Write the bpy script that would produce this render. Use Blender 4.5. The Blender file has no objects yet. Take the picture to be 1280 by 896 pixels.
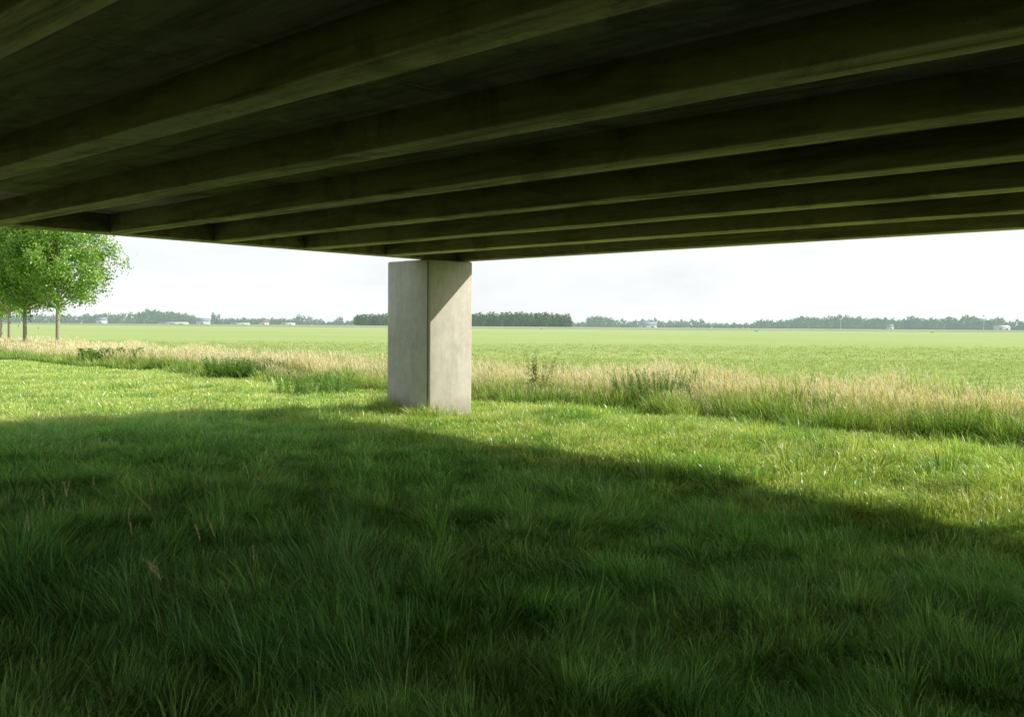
import bpy, math, random
import numpy as np

rng = np.random.default_rng(11)
random.seed(5)
SC = bpy.context.scene
COL = SC.collection

# ------------------------------------------------------------------ places
AZ = 0.7512                       # the bridge runs 43 degrees left of straight ahead
G = np.array([-math.sin(AZ), math.cos(AZ)])     # along the bridge, away to the left
C = np.array([math.cos(AZ), math.sin(AZ)])      # across the bridge, away to the right
F = 1380.0                        # focal length in pixels of a 1280 wide picture
EYE = 1.70
K = 1.48                          # deck underside above the eye, over the eye
END = 11.02 * K                   # where the girders stop
T0, SP, FL = 2.377 * K, 1.1504 * K, 0.227 * K
FALL = -0.0179                    # crossfall of the deck
DEPTH = 0.285                     # girder below slab


def W2(g, t):
    return G[0] * g + C[0] * t, G[1] * g + C[1] * t


def gt(x, y):
    return x * G[0] + y * G[1], x * C[0] + y * C[1]


def soffit(t):
    return EYE + K + .015 + FALL * t


def smooth(a, b, x):
    u = np.clip((x - a) / (b - a), 0, 1)
    return u * u * (3 - 2 * u)


def waves(x, y, seed, scale, n=9):
    r = np.random.default_rng(seed)
    out = 0
    for i in range(n):
        a = r.uniform(0, 2 * math.pi)
        k = r.uniform(.6, 1.7) / scale * 2 * math.pi
        out = out + np.sin((x * math.cos(a) + y * math.sin(a)) * k + r.uniform(0, 6.28) + 1.3 * np.sin((x * math.sin(a) - y * math.cos(a)) * k * .6 + i))
    return out / math.sqrt(n)


def ground_z(x, y):
    g, t = gt(x, y)
    d = np.hypot(x, y)
    z = -(0.10 + 0.36 * (1 - smooth(2.0, 14.0, g))) * (1 - smooth(9.0, 13.0, t))
    near = 1 - smooth(22, 60, d)
    z = z + near * (0.022 * waves(x, y, 1, 2.6) + 0.03 * waves(x, y, 2, 6.0))
    z = z - 0.12 * smooth(18.5, 20, t) * (1 - smooth(21.5, 23, t)) * (1 - smooth(60, 150, d))   # shallow ditch
    z = z - 0.05 * smooth(30, 90, d) + 1.72 * smooth(60, 850, d)
    return z


# ------------------------------------------------------------------ object helpers
def tag(o, label=None, cat=None, group=None, kind=None):
    if label: o['label'] = label
    if cat: o['category'] = cat
    if group: o['group'] = group
    if kind: o['kind'] = kind
    return o


def empty(name, loc=(0, 0, 0), rz=0):
    o = bpy.data.objects.new(name, None)
    COL.objects.link(o)
    o.location = loc
    o.rotation_euler = (0, 0, rz)
    return o


def mesh_np(name, V, quads=None, tris=None, mat=None, parent=None, col=None, smooth_shade=False, mats=None, mi=None):
    me = bpy.data.meshes.new(name)
    V = np.asarray(V, dtype=np.float32)
    nq = 0 if quads is None else len(quads)
    nt = 0 if tris is None else len(tris)
    me.vertices.add(len(V))
    me.vertices.foreach_set('co', V.ravel())
    loops = []
    if nq: loops.append(np.asarray(quads, dtype=np.int32).ravel())
    if nt: loops.append(np.asarray(tris, dtype=np.int32).ravel())
    loops = np.concatenate(loops)
    me.loops.add(len(loops))
    me.loops.foreach_set('vertex_index', loops)
    me.polygons.add(nq + nt)
    starts = np.concatenate([np.arange(nq) * 4, nq * 4 + np.arange(nt) * 3]).astype(np.int32)
    me.polygons.foreach_set('loop_start', starts)
    if smooth_shade:
        me.polygons.foreach_set('use_smooth', np.ones(nq + nt, dtype=bool))
    if mats:
        for m in mats: me.materials.append(m)
        me.polygons.foreach_set('material_index', np.asarray(mi, dtype=np.int32))
    elif mat:
        me.materials.append(mat)
    if col is not None:
        a = me.color_attributes.new('tint', 'FLOAT_COLOR', 'POINT')
        c4 = np.ones((len(V), 4), dtype=np.float32)
        c4[:, :3] = col
        a.data.foreach_set('color', c4.ravel())
    me.update(calc_edges=True)
    o = bpy.data.objects.new(name, me)
    COL.objects.link(o)
    if parent: o.parent = parent
    return o


def hexa(bottom, top):
    """eight corners -> box; bottom/top: 4 points counter-clockwise"""
    V = list(bottom) + list(top)
    Q = [(3, 2, 1, 0), (4, 5, 6, 7), (0, 1, 5, 4), (1, 2, 6, 5), (2, 3, 7, 6), (3, 0, 4, 7)]
    return V, Q


class MB:
    def __init__(s): s.V, s.Q, s.T = [], [], []
    def add(s, V, Q=(), T=()):
        n = len(s.V)
        s.V += [tuple(map(float, v)) for v in V]
        s.Q += [tuple(i + n for i in q) for q in Q]
        s.T += [tuple(i + n for i in q) for q in T]
        return s
    def box(s, x0, x1, y0, y1, z0, z1):
        V, Q = hexa([(x0, y0, z0), (x1, y0, z0), (x1, y1, z0), (x0, y1, z0)], [(x0, y0, z1), (x1, y0, z1), (x1, y1, z1), (x0, y1, z1)])
        return s.add(V, Q)
    def build(s, name, mat, parent=None, bevel=0, smooth_shade=False):
        o = mesh_np(name, s.V, s.Q if s.Q else None, s.T if s.T else None, mat, parent, smooth_shade=smooth_shade)
        if bevel:
            b = o.modifiers.new('b', 'BEVEL'); b.width = bevel; b.segments = 2; b.limit_method = 'ANGLE'
        return o


def tube(mb, pts, rad, n=8):
    pts = [np.array(p, float) for p in pts]
    base = len(mb.V)
    V, Q = [], []
    for i, p in enumerate(pts):
        d = pts[min(i + 1, len(pts) - 1)] - pts[max(i - 1, 0)]
        d /= np.linalg.norm(d) + 1e-9
        a = np.cross(d, [0.31, 0.9, 0.17]); a /= np.linalg.norm(a)
        b = np.cross(d, a)
        for k in range(n):
            w = 2 * math.pi * k / n
            V.append(p + rad[i] * (math.cos(w) * a + math.sin(w) * b))
    for i in range(len(pts) - 1):
        for k in range(n):
            Q.append((i * n + k, i * n + (k + 1) % n, (i + 1) * n + (k + 1) % n, (i + 1) * n + k))
    V.append(pts[-1]); m = len(V) - 1
    T = [((len(pts) - 1) * n + k, (len(pts) - 1) * n + (k + 1) % n, m) for k in range(n)]
    mb.add(V, Q, T)


# ------------------------------------------------------------------ node helpers
def new_mat(name):
    m = bpy.data.materials.new(name)
    m.use_nodes = True
    nt = m.node_tree
    nt.nodes.clear()
    return m, nt


def N(nt, typ, **kw):
    n = nt.nodes.new(typ)
    for k, v in kw.items():
        if k in ('ins',):
            for a, b in v.items(): n.inputs[a].default_value = b
        else:
            setattr(n, k, v)
    return n


def L(nt, a, b): nt.links.new(a, b)


def ramp(nt, src, stops):
    r = N(nt, 'ShaderNodeValToRGB')
    e = r.color_ramp.elements
    while len(e) < len(stops): e.new(0.5)
    for i, (p, c) in enumerate(stops):
        e[i].position = p
        e[i].color = (c, c, c, 1) if isinstance(c, (int, float)) else (*c, 1)
    L(nt, src, r.inputs[0])
    return r.outputs[0]


def noise(nt, vec, scale, detail=4, rough=.55, dist=0):
    n = N(nt, 'ShaderNodeTexNoise', ins={'Scale': scale, 'Detail': detail, 'Roughness': rough, 'Distortion': dist})
    L(nt, vec, n.inputs['Vector'])
    return n.outputs['Fac']


def mapping(nt, vec, scale=(1, 1, 1), rot=(0, 0, 0), loc=(0, 0, 0)):
    m = N(nt, 'ShaderNodeMapping')
    m.inputs['Scale'].default_value = scale
    m.inputs['Rotation'].default_value = rot
    m.inputs['Location'].default_value = loc
    L(nt, vec, m.inputs['Vector'])
    return m.outputs[0]


def mix(nt, fac, a, b, mode='MIX'):
    m = N(nt, 'ShaderNodeMix', data_type='RGBA', blend_type=mode)
    for sock, v in ((m.inputs[0], fac), (m.inputs[6], a), (m.inputs[7], b)):
        if hasattr(v, 'is_linked') or hasattr(v, 'links'): L(nt, v, sock)
        elif isinstance(v, (int, float)): sock.default_value = v
        else: sock.default_value = (*v, 1) if len(v) == 3 else v
    return m.outputs[2]


def concrete(name, base, dark, streak=True, scale=1.0, lines=False, stain=(.10, .075, .045), sides=None):
    m, nt = new_mat(name)
    co = N(nt, 'ShaderNodeTexCoord').outputs['Object']
    big = noise(nt, co, .9 * scale, 5, .6, .4)
    mid = noise(nt, co, 6 * scale, 6, .62)
    fine = noise(nt, co, 55 * scale, 4, .7)
    col = mix(nt, ramp(nt, big, [(.3, 0), (.7, 1)]), dark, base)
    col = mix(nt, ramp(nt, mid, [(.35, .0), (.75, .42)]), col, tuple(v * 1.25 for v in base))
    if streak:
        st = noise(nt, mapping(nt, co, (5, 5, .7)), 1.3, 6, .7, .8)
        col = mix(nt, ramp(nt, st, [(.5, 0), (.75, .38)]), col, tuple(v * .55 for v in dark))
    else:
        st = noise(nt, mapping(nt, co, (.35, 4, 4)), 1.4, 5, .65, .6)
        col = mix(nt, ramp(nt, st, [(.46, 0), (.66, .8)]), col, stain)
    pores = N(nt, 'ShaderNodeTexVoronoi', ins={'Scale': 26 * scale, 'Randomness': 1.0})
    L(nt, co, pores.inputs['Vector'])
    gate = ramp(nt, noise(nt, co, 4.0, 3), [(.52, 0), (.6, 1)])
    pit = N(nt, 'ShaderNodeMath', operation='MULTIPLY')
    L(nt, ramp(nt, pores.outputs['Distance'], [(.10, 1), (.17, 0)]), pit.inputs[0]); L(nt, gate, pit.inputs[1])
    col = mix(nt, pit.outputs[0], col, tuple(v * .3 for v in dark))
    col = mix(nt, ramp(nt, fine, [(.3, .22), (.6, 0)]), col, tuple(v * .5 for v in dark))
    h = N(nt, 'ShaderNodeMath', operation='SUBTRACT')
    L(nt, fine, h.inputs[0]); L(nt, pit.outputs[0], h.inputs[1])
    h2 = N(nt, 'ShaderNodeMath', operation='MULTIPLY_ADD'); h2.inputs[1].default_value = 2.0
    L(nt, mid, h2.inputs[0]); L(nt, h.outputs[0], h2.inputs[2])
    bp = N(nt, 'ShaderNodeBump', ins={'Strength': .35, 'Distance': .006})
    L(nt, h2.outputs[0], bp.inputs['Height'])
    b = N(nt, 'ShaderNodeBsdfPrincipled', ins={'Roughness': .9, 'Specular IOR Level': .15})
    if not streak:
        blot = noise(nt, mapping(nt, co, (.8, 1.1, 1)), 1.1, 7, .72, 1.2)
        col = mix(nt, ramp(nt, blot, [(.34, .75), (.48, 0)]), col, tuple(v * .35 for v in dark))
        lime = noise(nt, mapping(nt, co, (2.2, .5, 1), loc=(3, 1, 0)), 1.6, 6, .7, .5)
        col = mix(nt, ramp(nt, lime, [(.60, 0), (.70, .5)]), col, tuple(min(v * 1.5, .85) for v in base))
    if streak:
        sz = N(nt, 'ShaderNodeSeparateXYZ'); L(nt, co, sz.inputs[0])
        wob = N(nt, 'ShaderNodeMath', operation='MULTIPLY_ADD'); wob.inputs[1].default_value = .8
        L(nt, noise(nt, mapping(nt, co, (5, 5, 1.2)), 1.0, 5, .65), wob.inputs[0]); L(nt, sz.outputs['Z'], wob.inputs[2])
        zz_ = N(nt, 'ShaderNodeMath', operation='DIVIDE'); zz_.inputs[1].default_value = 4.0; L(nt, wob.outputs[0], zz_.inputs[0])
        col = mix(nt, ramp(nt, zz_.outputs[0], [(.08, .55), (.19, 0)]), col, (.24, .235, .15))
        col = mix(nt, ramp(nt, zz_.outputs[0], [(.72, 0), (.9, .4)]), col, (.22, .20, .14))
    if sides:                                      # upright faces painted darker, their shade put into the colour
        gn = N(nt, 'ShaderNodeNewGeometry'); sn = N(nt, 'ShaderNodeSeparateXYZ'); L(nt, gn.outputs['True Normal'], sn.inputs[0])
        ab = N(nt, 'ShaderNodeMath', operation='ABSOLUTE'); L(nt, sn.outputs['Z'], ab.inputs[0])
        side_shade = mix(nt, ramp(nt, noise(nt, mapping(nt, co, (.5, 2, 5)), 2.0, 6, .7), [(.3, 0), (.7, 1)]), tuple(v * .5 for v in sides), sides)
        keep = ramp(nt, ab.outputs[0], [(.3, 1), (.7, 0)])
        col = mix(nt, keep, col, mix(nt, .75, col, side_shade))
    if lines:                                      # formwork joints across the slab
        sx = N(nt, 'ShaderNodeSeparateXYZ'); L(nt, co, sx.inputs[0])
        md = N(nt, 'ShaderNodeMath', operation='PINGPONG'); md.inputs[1].default_value = lines
        L(nt, sx.outputs['X'], md.inputs[0])
        j = ramp(nt, md.outputs[0], [(0, 1), (.012, 0)])
        col = mix(nt, j, col, tuple(v * .25 for v in dark))
    L(nt, col, b.inputs['Base Color']); L(nt, bp.outputs[0], b.inputs['Normal'])
    out = N(nt, 'ShaderNodeOutputMaterial'); L(nt, b.outputs[0], out.inputs[0])
    return m


def leafy(name, translucent=.4, gloss=.06, rough=.45, haze=None, hazef=0, tint=(1, 1, 1)):
    """leaf or blade: colour from the mesh, light passes through"""
    m, nt = new_mat(name)
    a = N(nt, 'ShaderNodeVertexColor', layer_name='tint')
    col = a.outputs[0]
    if tint != (1, 1, 1): col = mix(nt, 1.0, col, tint, 'MULTIPLY')
    d = N(nt, 'ShaderNodeBsdfDiffuse'); L(nt, col, d.inputs[0])
    t = N(nt, 'ShaderNodeBsdfTranslucent')
    tc = mix(nt, 1.0, col, (1.15, 1.12, .55), 'MULTIPLY')
    L(nt, tc, t.inputs[0])
    s = N(nt, 'ShaderNodeMixShader', ins={0: translucent}); L(nt, d.outputs[0], s.inputs[1]); L(nt, t.outputs[0], s.inputs[2])
    sh = s.outputs[0]
    if gloss:
        gl = N(nt, 'ShaderNodeBsdfGlossy', ins={'Roughness': rough, 'Color': (.9, .95, .9, 1)})
        s2 = N(nt, 'ShaderNodeMixShader', ins={0: gloss}); L(nt, sh, s2.inputs[1]); L(nt, gl.outputs[0], s2.inputs[2]); sh = s2.outputs[0]
    if haze:
        e = N(nt, 'ShaderNodeEmission', ins={'Color': (*haze, 1), 'Strength': 1.0})
        s3 = N(nt, 'ShaderNodeMixShader', ins={0: hazef}); L(nt, sh, s3.inputs[1]); L(nt, e.outputs[0], s3.inputs[2]); sh = s3.outputs[0]
    out = N(nt, 'ShaderNodeOutputMaterial'); L(nt, sh, out.inputs[0])
    return m


def plain(name, colr, rough=.8, haze=None, hazef=0, var=.25, scale=3):
    m, nt = new_mat(name)
    co = N(nt, 'ShaderNodeTexCoord').outputs['Object']
    f = noise(nt, co, scale, 5, .6)
    col = mix(nt, ramp(nt, f, [(.3, 0), (.7, 1)]), tuple(v * (1 - var) for v in colr), colr)
    b = N(nt, 'ShaderNodeBsdfPrincipled', ins={'Roughness': rough, 'Specular IOR Level': .2}); L(nt, col, b.inputs['Base Color'])
    sh = b.outputs[0]
    if haze:
        e = N(nt, 'ShaderNodeEmission', ins={'Color': (*haze, 1), 'Strength': 1.0})
        s3 = N(nt, 'ShaderNodeMixShader', ins={0: hazef}); L(nt, sh, s3.inputs[1]); L(nt, e.outputs[0], s3.inputs[2]); sh = s3.outputs[0]
    out = N(nt, 'ShaderNodeOutputMaterial'); L(nt, sh, out.inputs[0])
    return m


# ------------------------------------------------------------------ light
D_G, D_C = 1.0, 1.08              # shadow reach per metre of height, along and across the bridge
to_sun = np.array([-(D_G * G[0]) + D_C * C[0], -(D_G * G[1]) + D_C * C[1], 1.0])
elev = math.atan2(1.0, math.hypot(to_sun[0], to_sun[1]))
azim = math.atan2(to_sun[0], to_sun[1])        # clockwise from +Y
sd = bpy.data.lights.new('sun', 'SUN')
sd.energy = 5.0
sd.angle = math.radians(.53)
sd.color = (1.0, .945, .82)
sun = bpy.data.objects.new('sun', sd)
COL.objects.link(sun)
sun.rotation_euler = (math.pi / 2 - elev, 0, -azim + math.pi)
import mathutils
sun.rotation_euler = mathutils.Vector(to_sun).to_track_quat('Z', 'Y').to_euler()

w = bpy.data.worlds.new('World')
SC.world = w
w.use_nodes = True
nt = w.node_tree
nt.nodes.clear()
sky = N(nt, 'ShaderNodeTexSky', sky_type='NISHITA')
sky.sun_disc = False
sky.sun_elevation = elev
sky.sun_rotation = azim
sky.air_density = 1.0
sky.dust_density = 2.2
sky.ozone_density = 1.0
geo = N(nt, 'ShaderNodeTexCoord').outputs['Generated']
sep = N(nt, 'ShaderNodeSeparateXYZ'); L(nt, geo, sep.inputs[0])
# thin bright cloud veil, thickest low down
cl = noise(nt, mapping(nt, geo, (1.6, 1.6, 6)), 2.2, 6, .55, .35)
veil = ramp(nt, sep.outputs['Z'], [(0, .93), (.18, .80), (.45, .40), (1.0, .25)])
cm = N(nt, 'ShaderNodeMath', operation='MULTIPLY'); L(nt, veil, cm.inputs[0]); L(nt, ramp(nt, cl, [(.3, .72), (.62, 1)]), cm.inputs[1])
VEIL = (11.6, 12.0, 12.2)
col = mix(nt, cm.outputs[0], sky.outputs[0], VEIL)
bg = N(nt, 'ShaderNodeBackground', ins={'Strength': .1}); L(nt, col, bg.inputs[0])
wo = N(nt, 'ShaderNodeOutputWorld'); L(nt, bg.outputs[0], wo.inputs[0])

# ------------------------------------------------------------------ camera
cd = bpy.data.cameras.new('camera')
cam = bpy.data.objects.new('camera', cd)
COL.objects.link(cam)
SC.camera = cam
cd.sensor_fit = 'HORIZONTAL'
cd.sensor_width = 36
cd.lens = 36 * F / 1280
cd.clip_start = .1
cd.clip_end = 12000
pitch, roll = math.atan(39.8 / F), .0074
cam.location = (0, 0, EYE)
fw = mathutils.Vector((0, math.cos(pitch), -math.sin(pitch)))
r0 = mathutils.Vector((1, 0, 0)); u0 = mathutils.Vector((0, math.sin(pitch), math.cos(pitch)))
R_ = math.cos(roll) * r0 + math.sin(roll) * u0
U_ = -math.sin(roll) * r0 + math.cos(roll) * u0
cam.rotation_euler = mathutils.Matrix((R_, U_, -fw)).transposed().to_euler()
SC.view_settings.view_transform = 'Standard'
SC.view_settings.look = 'None'
SC.view_settings.exposure = 0
SC.view_settings.gamma = 1
SC.cycles.max_bounces = 6
SC.cycles.diffuse_bounces = 4
SC.cycles.transmission_bounces = 3
SC.cycles.use_denoising = True
SC.cycles.sample_clamp_indirect = 6

# ------------------------------------------------------------------ ground, one sheet to the horizon
def spaced(lo, hi, n, k):
    u = np.linspace(-1, 1, n)
    v = np.sinh(u * k) / np.sinh(k)
    return np.where(v < 0, -v * lo, v * hi)

gx = spaced(-4500, 4500, 420, 7.2)
gy = spaced(-500, 5500, 460, 7.2) + 8
X, Y = np.meshgrid(gx, gy)
Z = ground_z(X, Y)
V = np.stack([X.ravel(), Y.ravel(), Z.ravel()], 1)
nx, ny = len(gx), len(gy)
ii, jj = np.meshgrid(np.arange(nx - 1), np.arange(ny - 1))
a = (jj * nx + ii).ravel()
Q = np.stack([a, a + 1, a + nx + 1, a + nx], 1)

m_ground, nt = new_mat('ground')
pos = N(nt, 'ShaderNodeNewGeometry').outputs['Position']
rot = mapping(nt, pos, rot=(0, 0, -(math.pi / 2 - AZ)))       # x: across the bridge (t), y: along it (g)
sx = N(nt, 'ShaderNodeSeparateXYZ'); L(nt, rot, sx.inputs[0])
n1 = noise(nt, pos, .35, 5, .6)
n2 = noise(nt, pos, 3.5, 6, .65)
n3 = noise(nt, mapping(nt, rot, (.08, 1.4, 1)), .9, 5, .7)
soil = mix(nt, ramp(nt, n2, [(.35, 0), (.65, 1)]), (.16, .25, .045), (.32, .44, .09))
n4 = noise(nt, pos, .02, 4, .6)
field = mix(nt, ramp(nt, n3, [(.3, 0), (.7, 1)]), (.33, .45, .14), (.42, .53, .20))
field = mix(nt, ramp(nt, n4, [(.35, 0), (.7, .5)]), field, (.54, .62, .28))
field = mix(nt, ramp(nt, n2, [(.3, .35), (.6, 0)]), field, (.30, .44, .12))
yy = N(nt, 'ShaderNodeSeparateXYZ'); L(nt, pos, yy.inputs[0])
trk = N(nt, 'ShaderNodeMath', operation='PINGPONG'); trk.inputs[1].default_value = 9.0; L(nt, sx.outputs['X'], trk.inputs[0])
field = mix(nt, ramp(nt, trk.outputs[0], [(0, .4), (.035, 0)]), field, (.22, .30, .10))
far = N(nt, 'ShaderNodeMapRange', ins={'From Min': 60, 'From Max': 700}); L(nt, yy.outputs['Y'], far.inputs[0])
field = mix(nt, far.outputs[0], field, (.47, .57, .33))  # far field paled with distance, haze put into its colour
mt = N(nt, 'ShaderNodeMapRange', ins={'From Min': 21.5, 'From Max': 24.5}); L(nt, sx.outputs['X'], mt.inputs[0])
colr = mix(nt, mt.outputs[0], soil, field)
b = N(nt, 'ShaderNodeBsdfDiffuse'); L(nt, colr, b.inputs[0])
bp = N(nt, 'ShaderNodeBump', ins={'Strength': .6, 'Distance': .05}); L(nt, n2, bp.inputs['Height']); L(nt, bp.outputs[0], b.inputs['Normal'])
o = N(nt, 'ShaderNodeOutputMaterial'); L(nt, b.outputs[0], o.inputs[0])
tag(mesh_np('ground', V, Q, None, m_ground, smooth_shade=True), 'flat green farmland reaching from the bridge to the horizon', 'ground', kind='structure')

# ------------------------------------------------------------------ the bridge
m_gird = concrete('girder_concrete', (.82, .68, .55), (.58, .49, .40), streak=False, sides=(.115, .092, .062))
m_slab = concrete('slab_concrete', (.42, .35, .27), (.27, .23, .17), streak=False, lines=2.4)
m_pil = concrete('pillar_concrete', (.68, .64, .58), (.50, .475, .435), streak=True)
m_gap = plain('joint_dark', (.03, .03, .028))
m_strip = plain('strip_concrete', (.16, .15, .13))
m_rub = plain('bearing_rubber', (.02, .02, .02))
m_asph = plain('asphalt', (.05, .05, .05), scale=30)

# local axes: x runs along the bridge away from its free end (towards the viewer's right), y runs across (away)
BR = empty('road_bridge', (*W2(END, 0), 0), math.atan2(-G[1], -G[0]))
tag(BR, 'low concrete road bridge on parallel girders spanning overhead, square pillar at its far corner', 'bridge')
# local +x = -G ; local +y : rotate +x by 90 ccw
lx = -G
ly = np.array([-lx[1], lx[0]])
sgn = 1 if (ly @ C) > 0 else -1               # local y versus t


def P(s, t, z): return (s, sgn * t, z)


LEN = 46.0
TMIN, TMAX = T0 - 10 * SP - .2, T0 + 6 * SP + .24


def beam(s0, s1, t0, t1, z_up, name, mat, bevel=.012, drop=0.0, taper=0.0):
    """beam whose underside follows the crossfall"""
    b_ = [P(s0, t0 + taper, soffit(t0) - drop), P(s1, t0 + taper, soffit(t0) - drop), P(s1, t1 - taper, soffit(t1) - drop), P(s0, t1 - taper, soffit(t1) - drop)]
    t_ = [P(s0, t0, soffit(t0) + z_up), P(s1, t0, soffit(t0) + z_up), P(s1, t1, soffit(t1) + z_up), P(s0, t1, soffit(t1) + z_up)]
    if sgn < 0: b_.reverse(); t_.reverse()
    mb = MB(); mb.add(*hexa(b_, t_))
    return mb.build(name, mat, BR, bevel)


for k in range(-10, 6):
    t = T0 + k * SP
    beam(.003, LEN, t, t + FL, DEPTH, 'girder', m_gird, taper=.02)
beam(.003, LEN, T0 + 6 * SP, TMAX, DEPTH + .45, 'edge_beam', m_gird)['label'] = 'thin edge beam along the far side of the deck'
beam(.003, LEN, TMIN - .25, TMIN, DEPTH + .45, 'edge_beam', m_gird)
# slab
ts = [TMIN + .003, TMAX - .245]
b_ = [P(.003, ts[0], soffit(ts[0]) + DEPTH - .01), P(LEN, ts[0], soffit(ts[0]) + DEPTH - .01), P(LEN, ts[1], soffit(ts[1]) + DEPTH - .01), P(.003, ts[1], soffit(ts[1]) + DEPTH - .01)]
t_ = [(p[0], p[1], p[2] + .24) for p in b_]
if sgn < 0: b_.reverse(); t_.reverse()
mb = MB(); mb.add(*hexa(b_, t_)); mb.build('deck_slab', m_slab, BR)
t2 = [(p[0], p[1], p[2] + .244) for p in b_]; t3 = [(p[0], p[1], p[2] + .30) for p in b_]
mb = MB(); mb.add(*hexa(t2, t3)); mb.build('road_surface', m_asph, BR)
ov = [P(.003, TMAX + .003, soffit(TMAX) + .34), P(LEN, TMAX + .003, soffit(TMAX) + .34), P(LEN, TMAX + .62, soffit(TMAX) + .34), P(.003, TMAX + .62, soffit(TMAX) + .34)]  # unseen overhang, added to shift the deck's shadow edge
ov2 = [(p[0], p[1], p[2] + .35) for p in ov]
if sgn < 0: ov.reverse(); ov2.reverse()
mb = MB(); mb.add(*hexa(ov, ov2)); mb.build('shadow_overhang', m_gird, BR)
# end beam, a little wider towards the near side
ta, tb = TMIN - .25, TMAX
oa, ob = -1.0, -.26
b_ = [P(oa, ta, soffit(ta) - .004), P(0, ta, soffit(ta) - .004), P(0, tb, soffit(tb) - .004), P(ob, tb, soffit(tb) - .004)]
t_ = [(p[0], p[1], p[2] + DEPTH + .3) for p in b_]
if sgn < 0: b_.reverse(); t_.reverse()
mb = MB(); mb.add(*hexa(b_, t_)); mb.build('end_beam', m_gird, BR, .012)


def pillar(s, t, wd, h, name='pillar', ch=.03):
    mb = MB()
    mb.box(-wd / 2 - PX, wd / 2, -wd / 2, wd / 2, -.7, h)
    o = mb.build(name, m_pil, BR, ch)
    o.location = P(s, t, 0)
    ms = MB(); ms.box(wd / 2 - .075, wd / 2 - .04, -.002, .004, -.5, h - .03)  # flat dark strip beside the corner, slightly proud of the face
    e = ms.build('corner_strip', m_strip, o); e.location = (0, -sgn * wd / 2 - .001, 0)
    mr = MB(); mr.box(-wd * .39, wd * .39, -wd * .39, wd * .39, 0, soffit(t) - h - .006)
    r = mr.build('bearing', m_rub, o)
    r.location = (0, 0, h + .003)
    return o


PW = 1.05
PX = .27                           # the pillar is longer along the bridge
# near corner of the pillar at 20.6 m ahead, 1.52 m left
pcx, pcy = -1.54, 20.6
pg, pt = gt(pcx, pcy)
PIL = pillar(END - pg - PW / 2, pt + PW / 2, PW, 2.94)
PIL['label'] = 'weathered square concrete pillar, right face half in sun'
pillar(END - pg - PW / 2, pt + PW / 2 - 11.6, PW, 3.12)

# ------------------------------------------------------------------ grass
def blade_mesh(B, h, wd, az, lean, face, cr, ct, bend=None):
    """B (n,3) roots; returns verts, quads, tris, colours. lean: sideways reach over height"""
    n = len(B)
    lv = np.array([0, .38, .74, 1.0])
    wl = np.array([1.0, .85, .55])
    d = np.stack([np.cos(az), np.sin(az), np.zeros(n)], 1)
    f = np.stack([np.cos(face), np.sin(face), np.zeros(n)], 1)
    V = np.empty((n, 7, 3), np.float32)
    Cc = np.empty((n, 7, 3), np.float32)
    for i in range(4):
        s = lv[i]
        out = lean * (s ** 1.8)
        zz = s * (1 - .32 * np.minimum(lean, 1.6) * s * s)
        p = B + d * (out * h)[:, None]
        p[:, 2] += zz * h
        c = cr * (1 - s) + ct * s
        if i < 3:
            V[:, 2 * i] = p - f * (wd * wl[i] * .5)[:, None]
            V[:, 2 * i + 1] = p + f * (wd * wl[i] * .5)[:, None]
            Cc[:, 2 * i] = c; Cc[:, 2 * i + 1] = c
        else:
            V[:, 6] = p; Cc[:, 6] = c
    o_ = (np.arange(n) * 7)[:, None]
    Q = np.concatenate([o_ + np.array([0, 1, 3, 2]), o_ + np.array([2, 3, 5, 4])])
    T = o_ + np.array([4, 5, 6])
    return V.reshape(-1, 3), Q, T, Cc.reshape(-1, 3)


def merge(parts):
    Vs, Qs, Ts, Cs, n = [], [], [], [], 0
    for V, Q, T, Cc in parts:
        Vs.append(V); Cs.append(Cc)
        if Q is not None and len(Q): Qs.append(Q + n)
        if T is not None and len(T): Ts.append(T + n)
        n += len(V)
    return np.concatenate(Vs), (np.concatenate(Qs) if Qs else None), (np.concatenate(Ts) if Ts else None), np.concatenate(Cs)


def scatter(n, x0, x1, y0, y1, ok):
    out = []
    tot = 0
    while tot < n:
        x = rng.uniform(x0, x1, n); y = rng.uniform(y0, y1, n)
        k = ok(x, y)
        out.append(np.stack([x[k], y[k]], 1)); tot += k.sum()
    return np.concatenate(out)[:n]


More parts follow.
